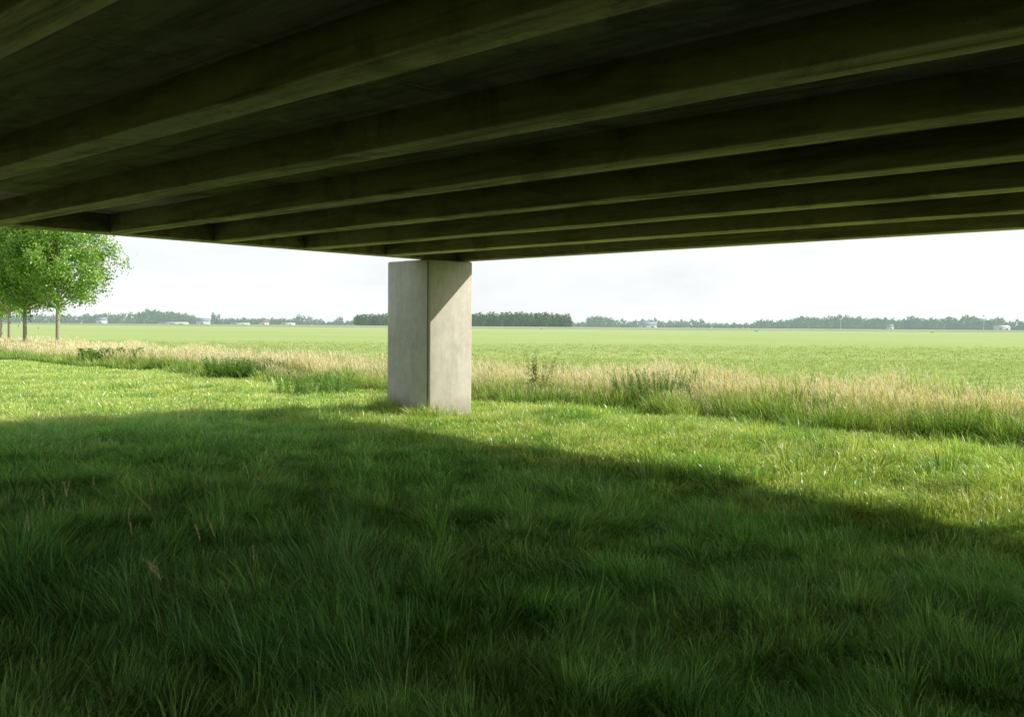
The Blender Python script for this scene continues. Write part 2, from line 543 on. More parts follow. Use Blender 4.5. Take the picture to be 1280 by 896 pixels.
def tufts(nc, per, region, sig, hgt, wdt, cr, ct, leanr=(.25, .9), dry=.03, wind=.25, hvar=1.0, splay=1.0, cut=0.0, worn_amt=0.0, bv=1.0):
    """nc clumps of per blades each"""
    c = scatter(nc, *region)
    hc = hgt * np.minimum(rng.lognormal(-.04, .34, nc), 1.7)
    big = waves(c[:, 0], c[:, 1], 7, 3.2) * .5 + waves(c[:, 0], c[:, 1], 8, 1.1) * .5
    hc *= (1 + .38 * hvar * np.clip(big, -1.5, 1.8))
    # light and dark patches, a metre or two across
    tone = .5 + .28 * waves(c[:, 0], c[:, 1], 9, 4.2) + .22 * rng.normal(size=nc)
    idx = np.repeat(np.arange(nc), per)
    n = len(idx)
    off = rng.normal(size=(n, 2)) * sig
    xy = c[idx] + off
    wa = 2.2 + 1.3 * waves(xy[:, 0], xy[:, 1], 21, 3.0)
    dirv = off / (sig * 1.2) * splay + rng.normal(size=(n, 2)) * .45 + wind * np.stack([np.cos(wa), np.sin(wa)], 1) * 2
    az = np.arctan2(dirv[:, 1], dirv[:, 0])
    lean = np.clip(np.hypot(dirv[:, 0], dirv[:, 1]) * (.33 if splay <= 1 else .42) * rng.uniform(.6, 1.3, n), leanr[0] * .3, leanr[1])
    h = hc[idx] * rng.uniform(.45, 1.15, n) * (1 - cut * smooth(8.3, 10.5, gt(xy[:, 0], xy[:, 1])[1]))
    B = np.stack([xy[:, 0], xy[:, 1], ground_z(xy[:, 0], xy[:, 1]) - .015], 1)
    face = rng.uniform(0, math.pi, n)
    tn = np.clip(tone[idx] + rng.normal(size=n) * .30, 0, 1)[:, None]
    r_ = np.array(cr[0]) * (1 - tn) + np.array(cr[1]) * tn
    t_ = np.array(ct[0]) * (1 - tn) + np.array(ct[1]) * tn
    tt = gt(xy[:, 0], xy[:, 1])[1]
    bright = (1 - bv * .09 + bv * rng.uniform(-.30, .30, (n, 1))) * np.clip(1 + rng.normal(0, .14 * bv, nc), .6, 1.3)[idx][:, None]
    r_ = np.minimum(r_ * bright, .9); t_ = np.minimum(t_ * bright, .92)
    gg = gt(xy[:, 0], xy[:, 1])[0]
    jj_ = .5 * waves(xy[:, 0], xy[:, 1], 71, 1.4)
    g_sh = np.maximum(smooth(9.5, 11.2, tt + jj_), smooth(17.8, 19.8, gg + jj_))[:, None]                        # deck shade painted into the blades: deeper green inside it
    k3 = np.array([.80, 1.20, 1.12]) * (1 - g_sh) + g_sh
    r_ = np.minimum(r_ * (.72 + .88 * g_sh), .9); t_ = np.minimum(t_ * (1 + .2 * g_sh), .95)  # roots and tips painted lighter in the sun, roots darker in the shade
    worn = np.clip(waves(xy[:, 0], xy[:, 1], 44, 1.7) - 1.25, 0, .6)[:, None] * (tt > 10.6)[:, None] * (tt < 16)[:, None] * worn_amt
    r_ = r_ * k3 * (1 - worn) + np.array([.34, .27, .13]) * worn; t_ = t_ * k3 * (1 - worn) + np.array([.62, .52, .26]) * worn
    h = h * (1 - .5 * worn[:, 0])
    dd = rng.random(n) < dry
    t_[dd] = np.array([.42, .36, .17]) * rng.uniform(.6, 1.1, (dd.sum(), 1)); r_[dd] = t_[dd] * .6
    return blade_mesh(B, h, wdt * rng.uniform(.6, 1.4, n), az, lean, face, r_, t_)


CR = ((.07, .16, .022), (.26, .37, .055))
CT = ((.40, .66, .15), (.86, .92, .38))
in_view = lambda m: (lambda x, y: np.abs(x) < .50 * y + m)
def not_pillar(x, y):
    g, t = gt(x, y)
    return ~((g > pg - .02) & (g < pg + PW + PX + .02) & (t > pt - .02) & (t < pt + PW + .02))
def lawn(m):
    return lambda x, y: (np.abs(x) < .50 * y + m) & (gt(x, y)[1] < 17.4 + .5 * np.sin(gt(x, y)[0] * .9)) & not_pillar(x, y)

parts = []
m_grass = leafy('meadow_grass', .48, .055, .34)
# a short even sward, and over it many tussocks of splayed longer blades
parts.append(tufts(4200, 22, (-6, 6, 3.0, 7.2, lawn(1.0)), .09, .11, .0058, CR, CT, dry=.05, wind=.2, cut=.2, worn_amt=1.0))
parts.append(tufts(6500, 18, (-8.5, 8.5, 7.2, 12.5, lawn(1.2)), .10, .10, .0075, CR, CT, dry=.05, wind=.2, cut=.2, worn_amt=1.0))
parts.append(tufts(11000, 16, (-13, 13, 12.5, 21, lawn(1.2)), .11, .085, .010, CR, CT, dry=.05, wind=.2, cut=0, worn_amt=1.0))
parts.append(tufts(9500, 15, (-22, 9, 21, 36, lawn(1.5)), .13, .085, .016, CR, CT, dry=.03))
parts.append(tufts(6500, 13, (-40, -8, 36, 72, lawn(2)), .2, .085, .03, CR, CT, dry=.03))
parts.append(tufts(1500, 90, (-6, 6, 3.0, 7.6, lawn(1.0)), .070, .215, .0058, CR, CT, dry=.02, wind=.55, leanr=(.3, 1.7), splay=1.5, cut=.3))
parts.append(tufts(2200, 70, (-8.5, 8.5, 7.6, 12.5, lawn(1.2)), .080, .20, .0074, CR, CT, dry=.02, wind=.55, leanr=(.3, 1.7), splay=1.5, cut=.3))
parts.append(tufts(2900, 62, (-13, 13, 12.5, 21, lawn(1.2)), .10, .185, .0105, CR, CT, dry=.03, wind=.5, leanr=(.3, 1.7), splay=1.5, cut=.3))
parts.append(tufts(900, 60, (-22, 9, 21, 36, lawn(1.5)), .15, .14, .016, CR, CT, dry=.03, wind=.5, leanr=(.3, 1.7), splay=1.4))
parts.append(tufts(90, 70, (-5.2, -.8, 5.6, 9.5, lawn(.6)), .13, .36, .0055, CR, ((.22, .46, .16), (.36, .56, .26)), wind=.7, leanr=(.3, 1.6), dry=.08))
# uncut grass left standing round the foot of the pillar
def foot(x, y):
    g, t = gt(x, y)
    return (g > pg - .34) & (g < pg + PW + PX + .3) & (t > pt - .34) & (t < pt + PW + .3) & not_pillar(x, y) & ((t < pt + .1) | (rng.random(len(x)) < .45))
parts.append(tufts(95, 46, (-5, 1, 18.5, 25, foot), .05, .26, .009, CR, CT, dry=.12, wind=.5, leanr=(.3, 1.5), splay=1.4))
# tussocks in the sunny strip, and single long blades hanging over everywhere
parts.append(tufts(300, 70, (-10, 13, 10, 22, lambda x, y: lawn(1)(x, y) & (gt(x, y)[1] > 8.5)), .12, .21, .008, ((.05, .13, .02), (.12, .22, .04)), ((.22, .46, .07), (.50, .68, .16)), wind=.3, dry=.04, leanr=(.3, 1.3)))
parts.append(tufts(9000, 1, (-6, 6, 3.0, 9, lawn(1.0)), .02, .30, .0042, ((.10, .22, .05), (.2, .34, .08)), ((.36, .60, .20), (.62, .76, .36)), wind=.8, dry=.15, leanr=(1.2, 2.2), hvar=.5))
parts.append(tufts(9000, 1, (-11, 12, 9, 20, lawn(1.0)), .02, .21, .0065, ((.10, .22, .05), (.2, .34, .08)), ((.36, .60, .16), (.80, .84, .42)), wind=.8, dry=.2, leanr=(1.2, 2.2), hvar=.5))
V, Q, T, Cc = merge(parts)
tag(mesh_np('meadow_grass', V, Q, T, m_grass, col=Cc), 'long soft green meadow grass under and beside the bridge', 'grass', kind='stuff')

# tall verge: green growth in front, dry pale stalks behind
def band(lo, hi, m=2.0, ymax=150, thin=0.0):
    def ok(x, y):
        g, t = gt(x, y)
        j = .45 * np.sin(g * .55) + .35 * np.sin(g * 1.7 + 1) + .04 * np.maximum(g - 20, 0)
        keep = rng.random(len(x)) < 1 - thin * smooth(.15, 1.0, waves(x, y, 61, 2.3))
        return keep & (np.abs(x) < .50 * y + m) & (t > lo + j) & (t < hi + j) & (y < ymax) & not_pillar(x, y)
    return ok

GR = ((.04, .10, .018), (.12, .19, .035)); GT = ((.24, .44, .08), (.54, .66, .18))
gp = []
gp.append(tufts(2600, 24, (-12, 16, 10, 30, band(16.6, 18.6)), .10, .36, .012, GR, GT, wind=.3, dry=.05, leanr=(.2, .8)))
gp.append(tufts(1500, 22, (-40, -4, 28, 75, band(16.6, 18.6)), .16, .36, .024, GR, GT, wind=.3, dry=.05, leanr=(.2, .8)))
gp.append(tufts(5200, 20, (-20, 20, 12, 44, band(17.8, 23.0)), .13, .50, .014, GR, ((.30, .48, .10), (.62, .68, .24)), wind=.3, dry=.2, leanr=(.2, .8)))
V, Q, T, Cc = merge(gp)
tag(mesh_np('verge_grass', V, Q, T, leafy('verge_grass', .45, .03), col=Cc), 'knee high green grass and weeds along the foot of the verge', 'grass', kind='stuff')


def stalks(n, region, h, wd, head, col0, col1, lean=(.08, .35), heads=4, hw=.012):
    c = scatter(n, *region)
    patch = .76 + .15 * np.clip(waves(c[:, 0], c[:, 1], 31, 7.0), -1, 1.3) + .15 * np.clip(waves(c[:, 0], c[:, 1], 32, 1.8), -1.2, 1.4)
    hh = h * patch * rng.uniform(.6, 1.12, n)
    B = np.stack([c[:, 0], c[:, 1], ground_z(c[:, 0], c[:, 1]) - .02], 1)
    wa = rng.normal(2.9, 1.1, n)
    ln = rng.uniform(*lean, n)
    u = rng.random((n, 1))
    tipc = np.array(col0) * (1 - u) + np.array(col1) * u
    rootc = tipc * .5 + np.array([.16, .30, .06]) * .5
    fc = rng.uniform(0, math.pi, n)
    out = [blade_mesh(B, hh, np.full(n, wd), wa, ln, fc, rootc, tipc)]
    d = np.stack([np.cos(wa), np.sin(wa), np.zeros(n)], 1)
    for q in range(heads):
        s = rng.uniform(.74, .97, n)
        p = B + d * (ln * s ** 1.8 * hh)[:, None]
        p[:, 2] += s * (1 - .32 * ln * s * s) * hh
        az = wa + rng.normal(0, .8, n)
        out.append(blade_mesh(p, head * rng.uniform(.5, 1.1, n), np.full(n, hw), az, rng.uniform(.15, .7, n), rng.uniform(0, math.pi, n), tipc * rng.uniform(.8, 1.05, (n, 1)), np.minimum(tipc * 1.15, .85)))
    return merge(out)


TA, TB = (.78, .66, .48), (.92, .84, .66)
sp = []
sp.append(stalks(15000, (-16, 20, 12, 36, band(17.9, 23.0, thin=.9)), .86, .006, .14, TA, TB, hw=.013))
sp.append(stalks(9000, (-36, -4, 30, 62, band(17.9, 23.2, thin=.85)), .88, .012, .17, TA, TB, hw=.022))
sp.append(stalks(3800, (-75, -14, 58, 150, band(18.2, 25)), .9, .026, .22, TA, TB, hw=.045, heads=3))
sp.append(stalks(2600, (-16, 20, 12, 40, band(17.4, 23.0, thin=.5)), 1.12, .006, .15, TA, TB, hw=.012, lean=(.1, .6)))
sp.append(stalks(5200, (-14, 18, 10, 34, band(16.9, 18.6)), .60, .005, .10, (.42, .40, .20), TB, hw=.009))
V, Q, T, Cc = merge(sp)
tag(mesh_np('dry_verge_grass', V, Q, T, leafy('dry_grass', .4, .02), col=Cc), 'tall pale dry seed grass in a strip between meadow and field', 'grass', kind='stuff')

# crop in the near part of the field
def crop(m, a):
    def ok(x, y):
        g, t = gt(x, y)
        return (np.abs(x) < .5 * y + m) & (rng.random(len(x)) > smooth(80, 125, y)) & (t > 23.3 + .04 * np.maximum(g - 20, 0) + .3 * np.sin(g))
    return ok
cp = []
cp.append(tufts(14000, 7, (-30, 30, 22, 60, crop(2, 0)), .09, .11, .02, ((.20, .26, .10), (.22, .28, .11)), ((.34, .43, .165), (.40, .48, .20)), wind=.1, bv=.25))
cp.append(tufts(12000, 6, (-60, 60, 60, 125, crop(3, 0)), .2, .09, .05, ((.21, .27, .105), (.23, .29, .115)), ((.35, .43, .18), (.41, .48, .215)), wind=.1, bv=.25))
V, Q, T, Cc = merge(cp)
tag(mesh_np('field_crop', V, Q, T, leafy('field_crop', .4, .02), col=Cc), 'low bright green crop covering the flat field beyond the verge', 'crop', kind='stuff')

# ------------------------------------------------------------------ broad-leaved weeds, each plant a thing
def at(px, py, z=0.0):
    """ground point seen at a pixel of the 1280 x 896 photograph"""
    a_ = (px - 640) / F; b_ = (448 - py) / F
    d = fw + a_ * R_ + b_ * U_
    k_ = (z - EYE) / d.z
    return d.x * k_, d.y * k_


def weed(name, px, py, h, spread, nstem, label, leaf=(.17, .34, .07), ls=.07, group=None, seed=0, cat='plant'):
    r = np.random.default_rng(seed + int(px))
    x, y = at(px, py, 0)
    root = empty(name, (x, y, float(ground_z(np.array(x), np.array(y)))))
    tag(root, label, cat, group)
    st = MB(); out = []
    for i in range(nstem):
        a_ = r.uniform(0, 6.28); rr = spread * math.sqrt(r.random()) * .5
        bx, by = rr * math.cos(a_), rr * math.sin(a_)
        ln = r.uniform(.05, .35); hh = h * r.uniform(.6, 1.05)
        pts = [np.array([bx + ln * hh * s * s * math.cos(a_), by + ln * hh * s * s * math.sin(a_), hh * s]) for s in (0, .35, .7, 1)]
        if nstem > 12:
            tube(st, pts, [.004, .0035, .003, .002], 4)
        else:
            s1 = MB(); tube(s1, pts, [.006, .005, .004, .002], 4); s1.build('stem', M_STEM, root)
        nl = int(64 * hh / .6)
        s = r.uniform(.12, 1, nl)
        P_ = np.array([[np.interp(v, (0, .35, .7, 1), [p[k_] for p in pts]) for k_ in range(3)] for v in s])
        az = r.uniform(0, 6.28, nl); el = r.uniform(-.3, .7, nl)
        Ln = ls * 1.25 * r.uniform(.6, 1.3, nl) * (1.2 - .6 * s)
        d = np.stack([np.cos(az) * np.cos(el), np.sin(az) * np.cos(el), np.sin(el)], 1)
        sd_ = np.stack([-np.sin(az), np.cos(az), np.zeros(nl)], 1)
        v0 = P_; v1 = P_ + d * (Ln * .5)[:, None] + sd_ * (Ln * .22)[:, None]; v2 = P_ + d * Ln[:, None] - np.array([0, 0, .25]) * Ln[:, None]; v3 = P_ + d * (Ln * .5)[:, None] - sd_ * (Ln * .22)[:, None]
        V_ = np.stack([v0, v1, v2, v3], 1).reshape(-1, 3)
        Q_ = (np.arange(nl) * 4)[:, None] + np.arange(4)
        c_ = np.repeat(np.array(leaf) * r.uniform(.6, 1.5, (nl, 1)), 4, axis=0)
        out.append((V_, Q_, None, c_))
    if st.V:
        out.append((np.array(st.V), np.array(st.Q), np.array(st.T), np.tile([.2, .32, .08], (len(st.V), 1))))
    V_, Q_, T_, C_ = merge(out)
    mesh_np('foliage', V_, Q_, T_, M_WEED, root, col=C_)
    return root


M_STEM = plain('stem', (.26, .36, .12))
M_WEED = leafy('weed_leaf', .4, .05)
weed('nettle_clump', 140, 456, .72, 2.6, 90, 'dark green bushy weed at the verge foot nearest the trees', ls=.17)
weed('nettle_clump', 310, 473, .66, 2.6, 130, 'wide low weed clump at the verge foot, midway from trees to pillar', ls=.09)
weed('nettle_clump', 205, 463, .40, 1.2, 36, 'small weed clump at the verge foot between the two wider left ones', ls=.11)
weed('nettle_clump', 398, 492, .60, 2.0, 90, 'weed clump in the verge a few steps left of the pillar', leaf=(.24, .40, .12), ls=.06)
weed('nettle_clump', 822, 508, .80, 1.9, 150, 'dense dark weed bush in the verge right of the pillar', leaf=(.15, .32, .05), ls=.05)
weed('nettle_clump', 1010, 530, .58, 1.4, 90, 'low weed clump at the verge foot, between dark bush and photo edge', leaf=(.24, .44, .08), ls=.045)
weed('nettle_clump', 1190, 548, .55, 1.2, 90, 'weed clump at the near corner of the verge on the far right', leaf=(.24, .44, .08), ls=.04)
weed('dock_plant', 672, 502, 1.2, .6, 12, 'tall upright dock weed rising above the grass right of the pillar', leaf=(.32, .36, .13), ls=.07)
weed('dock_plant', 705, 498, .95, .3, 6, 'shorter dock weed beside the tall one right of the pillar', leaf=(.32, .36, .13), ls=.06)
weed('leafy_weed', 112, 905, .34, .22, 5, 'small leafy weed in the shaded grass at the lower left corner', leaf=(.2, .4, .07), ls=.05)
weed('leafy_weed', 720, 905, .30, .2, 5, 'small leafy weed in the shaded grass at the lower middle', leaf=(.2, .4, .07), ls=.05)

# seed-head stalks standing in the shaded grass, each its own plant
def seed_stalk(px, py, h, lean, az, label, group):
    x, y = at(px, py, -.2)
    root = empty('seed_grass_stalk', (x, y, float(ground_z(np.array(x), np.array(y)))))
    tag(root, label, 'grass stalk', group)
    mb = MB()
    pts = [np.array([math.cos(az) * lean * h * s ** 1.8, math.sin(az) * lean * h * s ** 1.8, h * s * (1 - .2 * lean * s * s)]) for s in (0, .3, .6, .85, 1)]
    tube(mb, pts, [.0022, .002, .0016, .0012, .0008], 4)
    mb.build('stem', M_STRAW, root)
    n = 60
    s = rng.uniform(.78, 1, n)
    P_ = np.array([[np.interp(v, (0, .3, .6, .85, 1), [p[k_] for p in pts]) for k_ in range(3)] for v in s])
    c0 = np.tile(np.array([.76, .66, .44]), (n, 1)) * rng.uniform(.7, 1.2, (n, 1))
    V_, Q_, T_, C_ = blade_mesh(P_, rng.uniform(.018, .042, n), np.full(n, .0042), az + rng.normal(0, 1.6, n), rng.uniform(.1, .6, n), rng.uniform(0, 3.1, n), c0, c0 * 1.3)
    mesh_np('seed_head', V_, Q_, T_, M_HEAD, root, col=C_)

M_STRAW = plain('straw', (.55, .46, .26))
M_HEAD = leafy('seed_head', .3, .02)
SG = 'seed grass stalks in the shaded grass'
for i, (px, py, h, ln, az) in enumerate([(205, 700, .80, .25, 2.6), (222, 712, .72, .5, 2.9), (262, 735, .55, .35, 2.4), (285, 738, .62, .3, 2.7), (318, 745, .45, .1, 2.0), (90, 690, .62, .2, 2.5), (78, 682, .55, .15, 1.2),
                                         (60, 700, .6, .3, 2.2), (130, 655, .5, .35, .6), (138, 662, .52, .4, 1.0), (118, 660, .45, .2, 2.0), (240, 760, .5, .8, 2.8), (228, 765, .46, .7, 2.6), (170, 720, .5, .3, 2.2),
                                         (36, 720, .5, .2, 2.0), (340, 640, .36, .6, 2.7), (155, 700, .48, .2, 1.4)]):
    seed_stalk(px, py, h, ln, az, 'thin brown seed grass stalk leaning in the shaded grass on the left', SG)

def flower(px, py, label):
    x, y = at(px, py, -.2)
    root = empty('yellow_flower', (x, y, float(ground_z(np.array(x), np.array(y)))))
    tag(root, label, 'flower', 'yellow flowers in the shaded grass')
    mb = MB(); tube(mb, [(0, 0, 0), (.01, 0, .15), (.03, .01, .30)], [.002, .0018, .0015], 4); mb.build('stem', M_STEM, root)
    mb = MB()
    for i in range(10):
        a_ = i * .628
        c_, s_ = math.cos(a_), math.sin(a_)
        mb.add([(.03, .01, .30), (.03 + .008 * c_ - .003 * s_, .01 + .008 * s_ + .003 * c_, .306), (.03 + .017 * c_, .01 + .017 * s_, .309), (.03 + .008 * c_ + .003 * s_, .01 + .008 * s_ - .003 * c_, .306)], [(0, 1, 2, 3)])
    mb.build('petals', M_PETAL, root)
M_PETAL = plain('petal', (.85, .65, .04))
for px, py in ((96, 905), (120, 903), (131, 908), (104, 925)):
    flower(px, py, 'small yellow flower in the shaded grass at the lower left corner')

# ------------------------------------------------------------------ trees of the row on the left
M_BARK = concrete('bark', (.40, .37, .30), (.28, .26, .21), streak=True, scale=2)
M_LEAF = leafy('maple_leaf', .42, .05, .4)


def crown_leaves(r, centre, rad, ncl, per, size, dark, light, zflat=.85):
    """clumps of leaves over the outer half of a lumpy crown"""
    u = r.normal(size=(ncl, 3)); u /= np.linalg.norm(u, axis=1)[:, None]
    lump = .96 + .14 * np.sin(u[:, 0] * 5 + 1) + .09 * np.sin(u[:, 1] * 6 + u[:, 2] * 4) + .06 * r.normal(size=ncl)
    k_ = r.uniform(.35, 1, ncl) ** .45
    cc = u * (k_ * lump)[:, None] * np.array(rad)
    cc[:, 2] = np.where(cc[:, 2] < 0, cc[:, 2] * zflat, cc[:, 2])
    idx = np.repeat(np.arange(ncl), per); n = len(idx)
    sg = np.linalg.norm(rad) * .042
    p = cc[idx] + r.normal(size=(n, 3)) * sg + np.array(centre)
    nrm = u[idx] * .7 + r.normal(size=(n, 3)) * .55 + np.array([0, 0, .5]); nrm /= np.linalg.norm(nrm, axis=1)[:, None]
    a_ = np.cross(nrm, r.normal(size=(n, 3))); a_ /= np.linalg.norm(a_, axis=1)[:, None]
    b_ = np.cross(nrm, a_)
    s = size * r.uniform(.55, 1.25, n)[:, None]
    V_ = np.stack([p - a_ * s * .5, p + b_ * s * .42 + nrm * s * .1, p + a_ * s * .55, p - b_ * s * .42 + nrm * s * .1], 1).reshape(-1, 3)
    Q_ = (np.arange(n) * 4)[:, None] + np.arange(4)
    ct = np.clip(r.random((ncl, 1))[idx] * .45 + r.random((n, 1)) * .3 + (p - cc[idx] - np.array(centre))[:, 2:3] / sg * .16, 0, 1)  # top of each clump painted lighter, as if lit from above
    c_ = np.array(dark) * (1 - ct) + np.array(light) * ct
    return V_, Q_, None, np.repeat(c_, 4, axis=0)


def row_tree(x, y, h, clear, rad, label, seed, cx=0):
    r = np.random.default_rng(seed)
    z = float(ground_z(np.array(x), np.array(y)))
    root = empty('street_tree', (x, y, z))
    tag(root, label, 'tree', 'trees in a row at the verge')
    zc = clear + (h - clear) * .47
    mb = MB()
    bend = r.normal(0, .06, 2)
    pts = [np.array([bend[0] * s * s, bend[1] * s * s, s * zc * 1.15]) for s in (0, .06, .3, .6, .85, 1)]
    tube(mb, pts, [.17, .125, .105, .09, .07, .05], 10)
    mb.build('trunk', M_BARK, root, smooth_shade=True)
    bm_ = MB()
    for i in range(16):
        a_ = i * 2.4 + r.uniform(-.3, .3); s0 = r.uniform(.72, 1.1) * clear * 1.08
        L_ = rad * r.uniform(.6, .9); up = r.uniform(.25, .9)
        p0 = np.array([0, 0, s0]); p1 = p0 + np.array([math.cos(a_) * L_ * .5, math.sin(a_) * L_ * .5, L_ * up * .6]); p2 = p0 + np.array([math.cos(a_) * L_, math.sin(a_) * L_, L_ * up])
        if s0 < clear: p0[2] = clear
        tube(bm_, [p0, p1, p2], [.05, .03, .01], 5)
    bm_.build('branch', M_BARK, root, smooth_shade=True)
    V_, Q_, T_, C_ = crown_leaves(r, (cx, 0, zc), (rad, rad, (h - clear) * .53), 310, 74, .145, (.12, .29, .035), (.46, .66, .13))
    mesh_np('crown', V_, Q_, T_, M_LEAF, root, col=C_)


row_tree((72 - 640) / F * 62, 62, 8.9, 2.55, 3.1, 'leafy round tree with clear trunk, rightmost of the row on the left', 1, cx=.35)
row_tree((31 - 640) / F * 64, 64, 9.0, 2.6, 3.0, 'leafy round tree with slim trunk, second from the right in the row', 2)
row_tree((11.5 - 640) / F * 77, 77, 9.2, 2.5, 3.1, 'leafy round tree, third from the right in the row', 3)
row_tree((2 - 640) / F * 90, 90, 9.2, 2.5, 3.1, 'leafy round tree at the left photo edge, furthest of the row', 4)

# ------------------------------------------------------------------ far tree line and farms
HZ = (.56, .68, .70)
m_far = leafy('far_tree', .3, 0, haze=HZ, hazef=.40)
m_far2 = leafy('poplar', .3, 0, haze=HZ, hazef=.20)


def far_mesh(kind, seed):
    r = np.random.default_rng(seed)
    if kind == 'poplar':
        V_, Q_, T_, C_ = crown_leaves(r, (0, 0, .50), (.17, .17, .50), 70, 8, .085, (.06, .15, .03), (.17, .29, .06), 1)
    elif kind == 'bush':
        V_, Q_, T_, C_ = crown_leaves(r, (0, 0, .45), (.75, .6, .52), 90, 8, .19, (.07, .15, .04), (.18, .28, .08), 1)
    else:
        V_, Q_, T_, C_ = crown_leaves(r, (0, 0, .48), (r.uniform(.38, .5), .42, .50), 85, 8, .12, (.07, .18, .04), (.24, .40, .09), 1)
    mb = MB(); tube(mb, [(0, 0, -.02), (0, 0, .3), (0, 0, .6)], [.022, .018, .01], 5)
    tv = np.array(mb.V); tq = np.array(mb.Q)
    V2 = np.concatenate([V_, tv]); Q2 = np.concatenate([Q_, tq + len(V_)])
    C2 = np.concatenate([C_, np.tile([.08, .07, .05], (len(tv), 1))])
    return V2, Q2, C2


protos = {}
for kind, nm, mt_, cnt in (('round', 'far_tree', m_far, 6), ('poplar', 'poplar_tree', m_far2, 5), ('bush', 'far_bush', m_far, 3), ('hpop', 'far_poplar', m_far, 2)):
    protos[kind] = []
    for i in range(cnt):
        V_, Q_, C_ = far_mesh('poplar' if kind == 'hpop' else kind, 100 + i + len(protos) * 20)
        o = mesh_np(nm, V_, Q_, None, mt_, col=C_)
        me_ = o.data
        bpy.data.objects.remove(o)
        protos[kind].append((nm, me_))


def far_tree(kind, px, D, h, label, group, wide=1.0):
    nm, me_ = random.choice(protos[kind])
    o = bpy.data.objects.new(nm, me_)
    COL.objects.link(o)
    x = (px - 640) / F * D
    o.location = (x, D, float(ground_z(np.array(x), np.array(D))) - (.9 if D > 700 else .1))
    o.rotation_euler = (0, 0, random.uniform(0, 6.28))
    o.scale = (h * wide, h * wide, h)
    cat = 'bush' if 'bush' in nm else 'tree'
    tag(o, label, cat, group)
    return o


def run(x0, x1, step, tops, D, label, group, kind='round', jit=.12, wide=1.0, rows=1, hj=.12):
    """tops: list of (px, pixels above base)"""
    for r_ in range(rows):
        x = x0 + r_ * step * .5
        while x < x1:
            hp = np.interp(x, [p[0] for p in tops], [p[1] for p in tops])
            d = D * (1 + .02 * r_) * random.uniform(.99, 1.015)
            far_tree(kind, x, d, hp / F * d * random.uniform(1 - hj, 1 + hj), label, group, wide)
            x += step * random.uniform(1 - jit * 2, 1 + jit * 2)


DF = 900
run(-40, 128, 7, [(0, 12), (60, 13), (130, 12)], DF, 'hazy round tree on the horizon behind the row of trees', 'horizon trees behind the left row')
run(118, 158, 6, [(120, 14), (158, 13)], DF, 'hazy tree on the horizon just right of the row trees', 'horizon trees right of the row', rows=1)
run(172, 250, 5.5, [(172, 15), (186, 18), (215, 16), (248, 11)], DF * .93, 'grey green tree of the dense horizon wood left of the pale farm shed', 'dense wood left of the farm shed', rows=2)
far_tree('round', 164, DF * .9, 17 / F * DF * .9, 'round paler tree standing before the left end of the horizon wood', None)
far_tree('hpop', 266.5, DF, 16.5 / F * DF, 'thin pale poplar beside the farm shed, left of the pair', None, 1.1)
far_tree('hpop', 272.5, DF, 15 / F * DF, 'thin pale poplar beside the farm shed, right of the pair', None, 1.1)
run(264, 372, 6, [(264, 9), (300, 9), (370, 9)], DF, 'low hazy tree on the horizon between farm shed and round trees', 'low horizon trees right of the farm shed', rows=2)
run(374, 404, 6.5, [(374, 13), (404, 9)], DF, 'taller hazy tree in the low horizon line left of the poplar wood', 'taller horizon trees left of the poplar wood')
far_tree('round', 424, DF, 12.5 / F * DF, 'lone round tree on the horizon just left of the poplar wood', None)
run(404, 444, 6, [(404, 6), (444, 8)], DF, 'low hazy bush on the horizon left of the poplar wood', 'low horizon bushes left of the poplar wood', kind='bush', wide=.6)
run(445, 712, 4.1, [(445, 15.5), (486, 16), (600, 18), (670, 19), (712, 17.5)], 800, 'dark green poplar of the straight edged wood behind the pillar', 'poplars of the wood behind the pillar', kind='poplar', rows=2, jit=.06, wide=1.25, hj=.05)
run(716, 738, 7, [(716, 8), (738, 9)], DF, 'low hazy tree on the horizon just right of the poplar wood', 'low trees right of the poplar wood')
run(738, 764, 6, [(738, 15), (764, 13)], DF, 'hazy tree left of the pale barn roof on the horizon', 'horizon trees left of the barn', rows=2)
run(764, 800, 7, [(764, 11), (800, 11)], DF, 'lower hazy tree just left of the pale barn roof', 'lower horizon trees left of the barn')
run(795, 880, 7, [(795, 12), (830, 11), (880, 11)], DF * 1.03, 'hazy tree behind and right of the pale barn roof', 'horizon trees about the barn', rows=1)
run(880, 945, 7, [(880, 8), (945, 8.5)], DF * 1.1, 'faint low tree in the furthest stretch of the right horizon', 'faint low trees on the right horizon', wide=1.2)
run(945, 1000, 6, [(945, 11), (1000, 13)], DF, 'hazy tree of the horizon wood right of its lowest gap', 'left part of the right horizon wood', rows=2)
run(1000, 1134, 6.5, [(1000, 17), (1030, 15), (1052, 19), (1075, 15), (1134, 14)], DF, 'blue green tree of the long wood on the right horizon', 'middle part of the right horizon wood', rows=2)
run(1136, 1250, 8, [(1136, 17), (1150, 15), (1200, 16), (1218, 20), (1226, 15), (1250, 17)], DF, 'larger rounded tree in the wood near the right photo edge', 'right part of the right horizon wood', rows=2, wide=1.05)
run(1250, 1330, 7, [(1250, 15), (1330, 14)], DF, 'hazy tree of the horizon wood at the right photo edge', 'end of the right horizon wood')

run(-30, 1330, 6.5, [(0, 5.5), (1330, 6.5)], DF * 1.06, 'low hazy bush in the hedge closing off the far fields', 'hedge along the horizon', kind='bush', wide=1.0, jit=.2)

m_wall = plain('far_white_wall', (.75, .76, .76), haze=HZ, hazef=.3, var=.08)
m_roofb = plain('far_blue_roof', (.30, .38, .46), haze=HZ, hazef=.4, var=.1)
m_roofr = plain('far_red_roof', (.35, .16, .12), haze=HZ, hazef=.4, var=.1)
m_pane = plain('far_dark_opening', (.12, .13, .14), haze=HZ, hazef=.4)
m_mast = plain('mast', (.7, .7, .7), haze=HZ, hazef=.3)


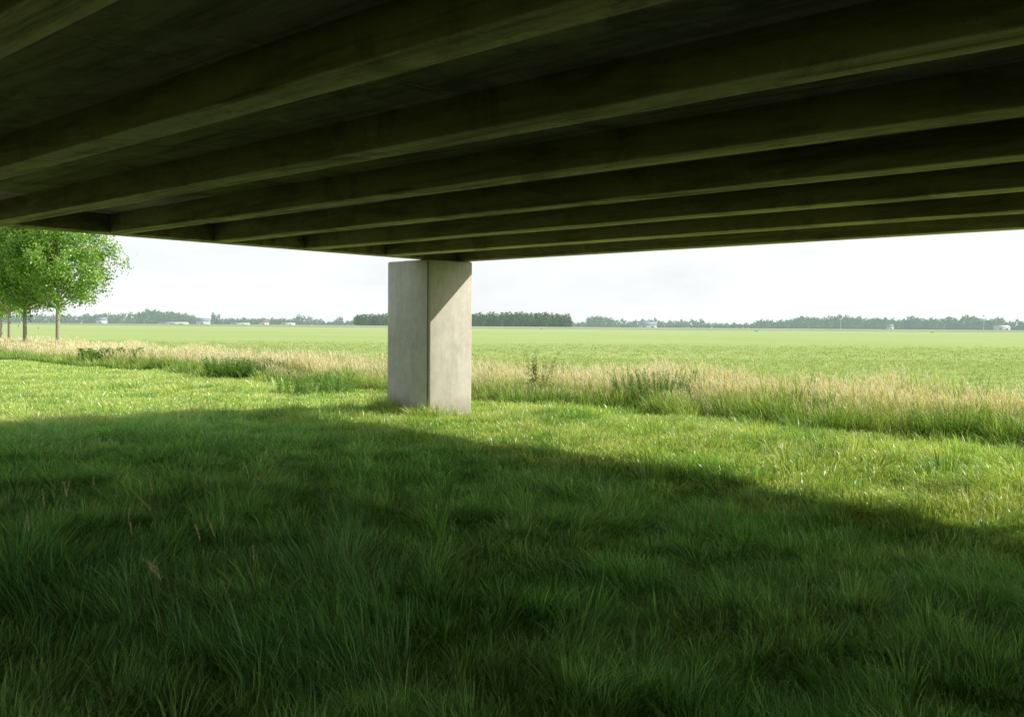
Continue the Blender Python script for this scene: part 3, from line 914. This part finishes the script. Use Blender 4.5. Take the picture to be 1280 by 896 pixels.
def farm(name, px, D, wid, dep, hw, hr, roofm, label, doors=2, rz=0.0, cat='building'):
    x = (px - 640) / F * D
    root = empty(name, (x, D, float(ground_z(np.array(x), np.array(D)))), rz)
    tag(root, label, cat)
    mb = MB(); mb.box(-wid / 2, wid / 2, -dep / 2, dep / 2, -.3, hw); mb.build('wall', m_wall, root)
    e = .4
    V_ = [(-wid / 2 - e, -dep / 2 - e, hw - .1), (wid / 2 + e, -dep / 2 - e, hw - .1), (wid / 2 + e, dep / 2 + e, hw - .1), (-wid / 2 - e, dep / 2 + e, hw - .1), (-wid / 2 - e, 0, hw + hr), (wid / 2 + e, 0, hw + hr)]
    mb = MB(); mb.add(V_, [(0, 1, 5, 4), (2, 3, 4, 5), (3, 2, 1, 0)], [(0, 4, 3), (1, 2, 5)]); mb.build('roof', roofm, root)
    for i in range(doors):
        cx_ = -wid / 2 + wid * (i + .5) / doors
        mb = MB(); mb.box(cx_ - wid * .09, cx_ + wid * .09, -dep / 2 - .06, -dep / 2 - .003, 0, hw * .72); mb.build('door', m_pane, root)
    return root


farm('farm_shed', 254, 800, 8, 8, 2.0, 2.6, m_roofb, 'pale farm shed with blue grey roof beside the two thin poplars', 1)
farm('greenhouse', 217, 820, 20, 8, .9, .6, m_wall, 'long low white greenhouse in front of the dense left wood', 3)
farm('greenhouse', 360, 820, 9, 8, 1.0, .6, m_wall, 'short white greenhouse left of the round horizon trees', 2)
farm('greenhouse', 300, 840, 13, 8, .8, .5, m_wall, 'white greenhouse under the low trees right of the farm shed', 2)
farm('farmhouse', 330, 830, 6, 6, 1.8, 1.8, m_roofr, 'small farmhouse with red roof among the low horizon trees', 1)
farm('farmhouse', 127, 800, 6, 6, 2.4, 2.2, m_roofb, 'small white house just right of the row of trees', 1)
farm('barn', 809, 830, 13, 9, 1.6, 3.0, m_roofb, 'pale barn with broad grey roof on the horizon right of the poplar wood', 2)
farm('farmhouse', 1112, 850, 4, 5, 2.2, 1.8, m_roofb, 'white house in the gap of the right horizon wood', 1)
farm('farmhouse', 1252, 850, 10, 6, 2.2, 1.6, m_wall, 'low white house at the foot of the wood near the right photo edge', 2)


def mast(px, D, h, label):
    x = (px - 640) / F * D
    root = empty('mast', (x, D, float(ground_z(np.array(x), np.array(D))))); tag(root, label, 'mast')
    mb = MB(); tube(mb, [(0, 0, -.3), (0, 0, h * .5), (0, 0, h)], [.16, .14, .12], 8); mb.build('pole', m_mast, root)
    mb = MB(); mb.box(-.7, .7, -.25, .25, h + .003, h + .9); mb.build('lamp_head', m_mast, root)


mast(1050, 780, 6.5, 'slim white mast before the left half of the right wood')
mast(1229, 780, 9.5, 'slim white mast before the wood near the right photo edge')

# verge strips far out: pale dry bank and road before the tree line
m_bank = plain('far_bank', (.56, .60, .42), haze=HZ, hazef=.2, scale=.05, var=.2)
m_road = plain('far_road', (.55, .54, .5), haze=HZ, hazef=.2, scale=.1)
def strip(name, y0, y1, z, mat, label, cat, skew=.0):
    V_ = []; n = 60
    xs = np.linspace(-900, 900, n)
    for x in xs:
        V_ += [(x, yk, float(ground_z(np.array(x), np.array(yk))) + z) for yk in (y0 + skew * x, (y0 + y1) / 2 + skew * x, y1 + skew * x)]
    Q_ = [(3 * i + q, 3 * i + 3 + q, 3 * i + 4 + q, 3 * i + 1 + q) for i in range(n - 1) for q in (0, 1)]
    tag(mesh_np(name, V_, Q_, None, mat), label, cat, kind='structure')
strip('far_bank', 560, 660, .12, m_bank, 'pale dry bank crossing the far end of the field', 'bank', skew=-.08)
strip('country_road', 470, 490, .12, m_road, 'thin pale country road across the far field', 'road', skew=-.10)

# dark tussocks in the far part of the field
for i, (px, D) in enumerate([(676, 430), (945, 400), (1165, 380)]):
    far_tree('bush', px, D, random.uniform(.35, .6), 'small dark tussock far out in the flat green field', 'tussocks far out in the field', 2.2)

print('verts', sum(len(o.data.vertices) for o in SC.objects if o.type == 'MESH'), 'objs', len(SC.objects))
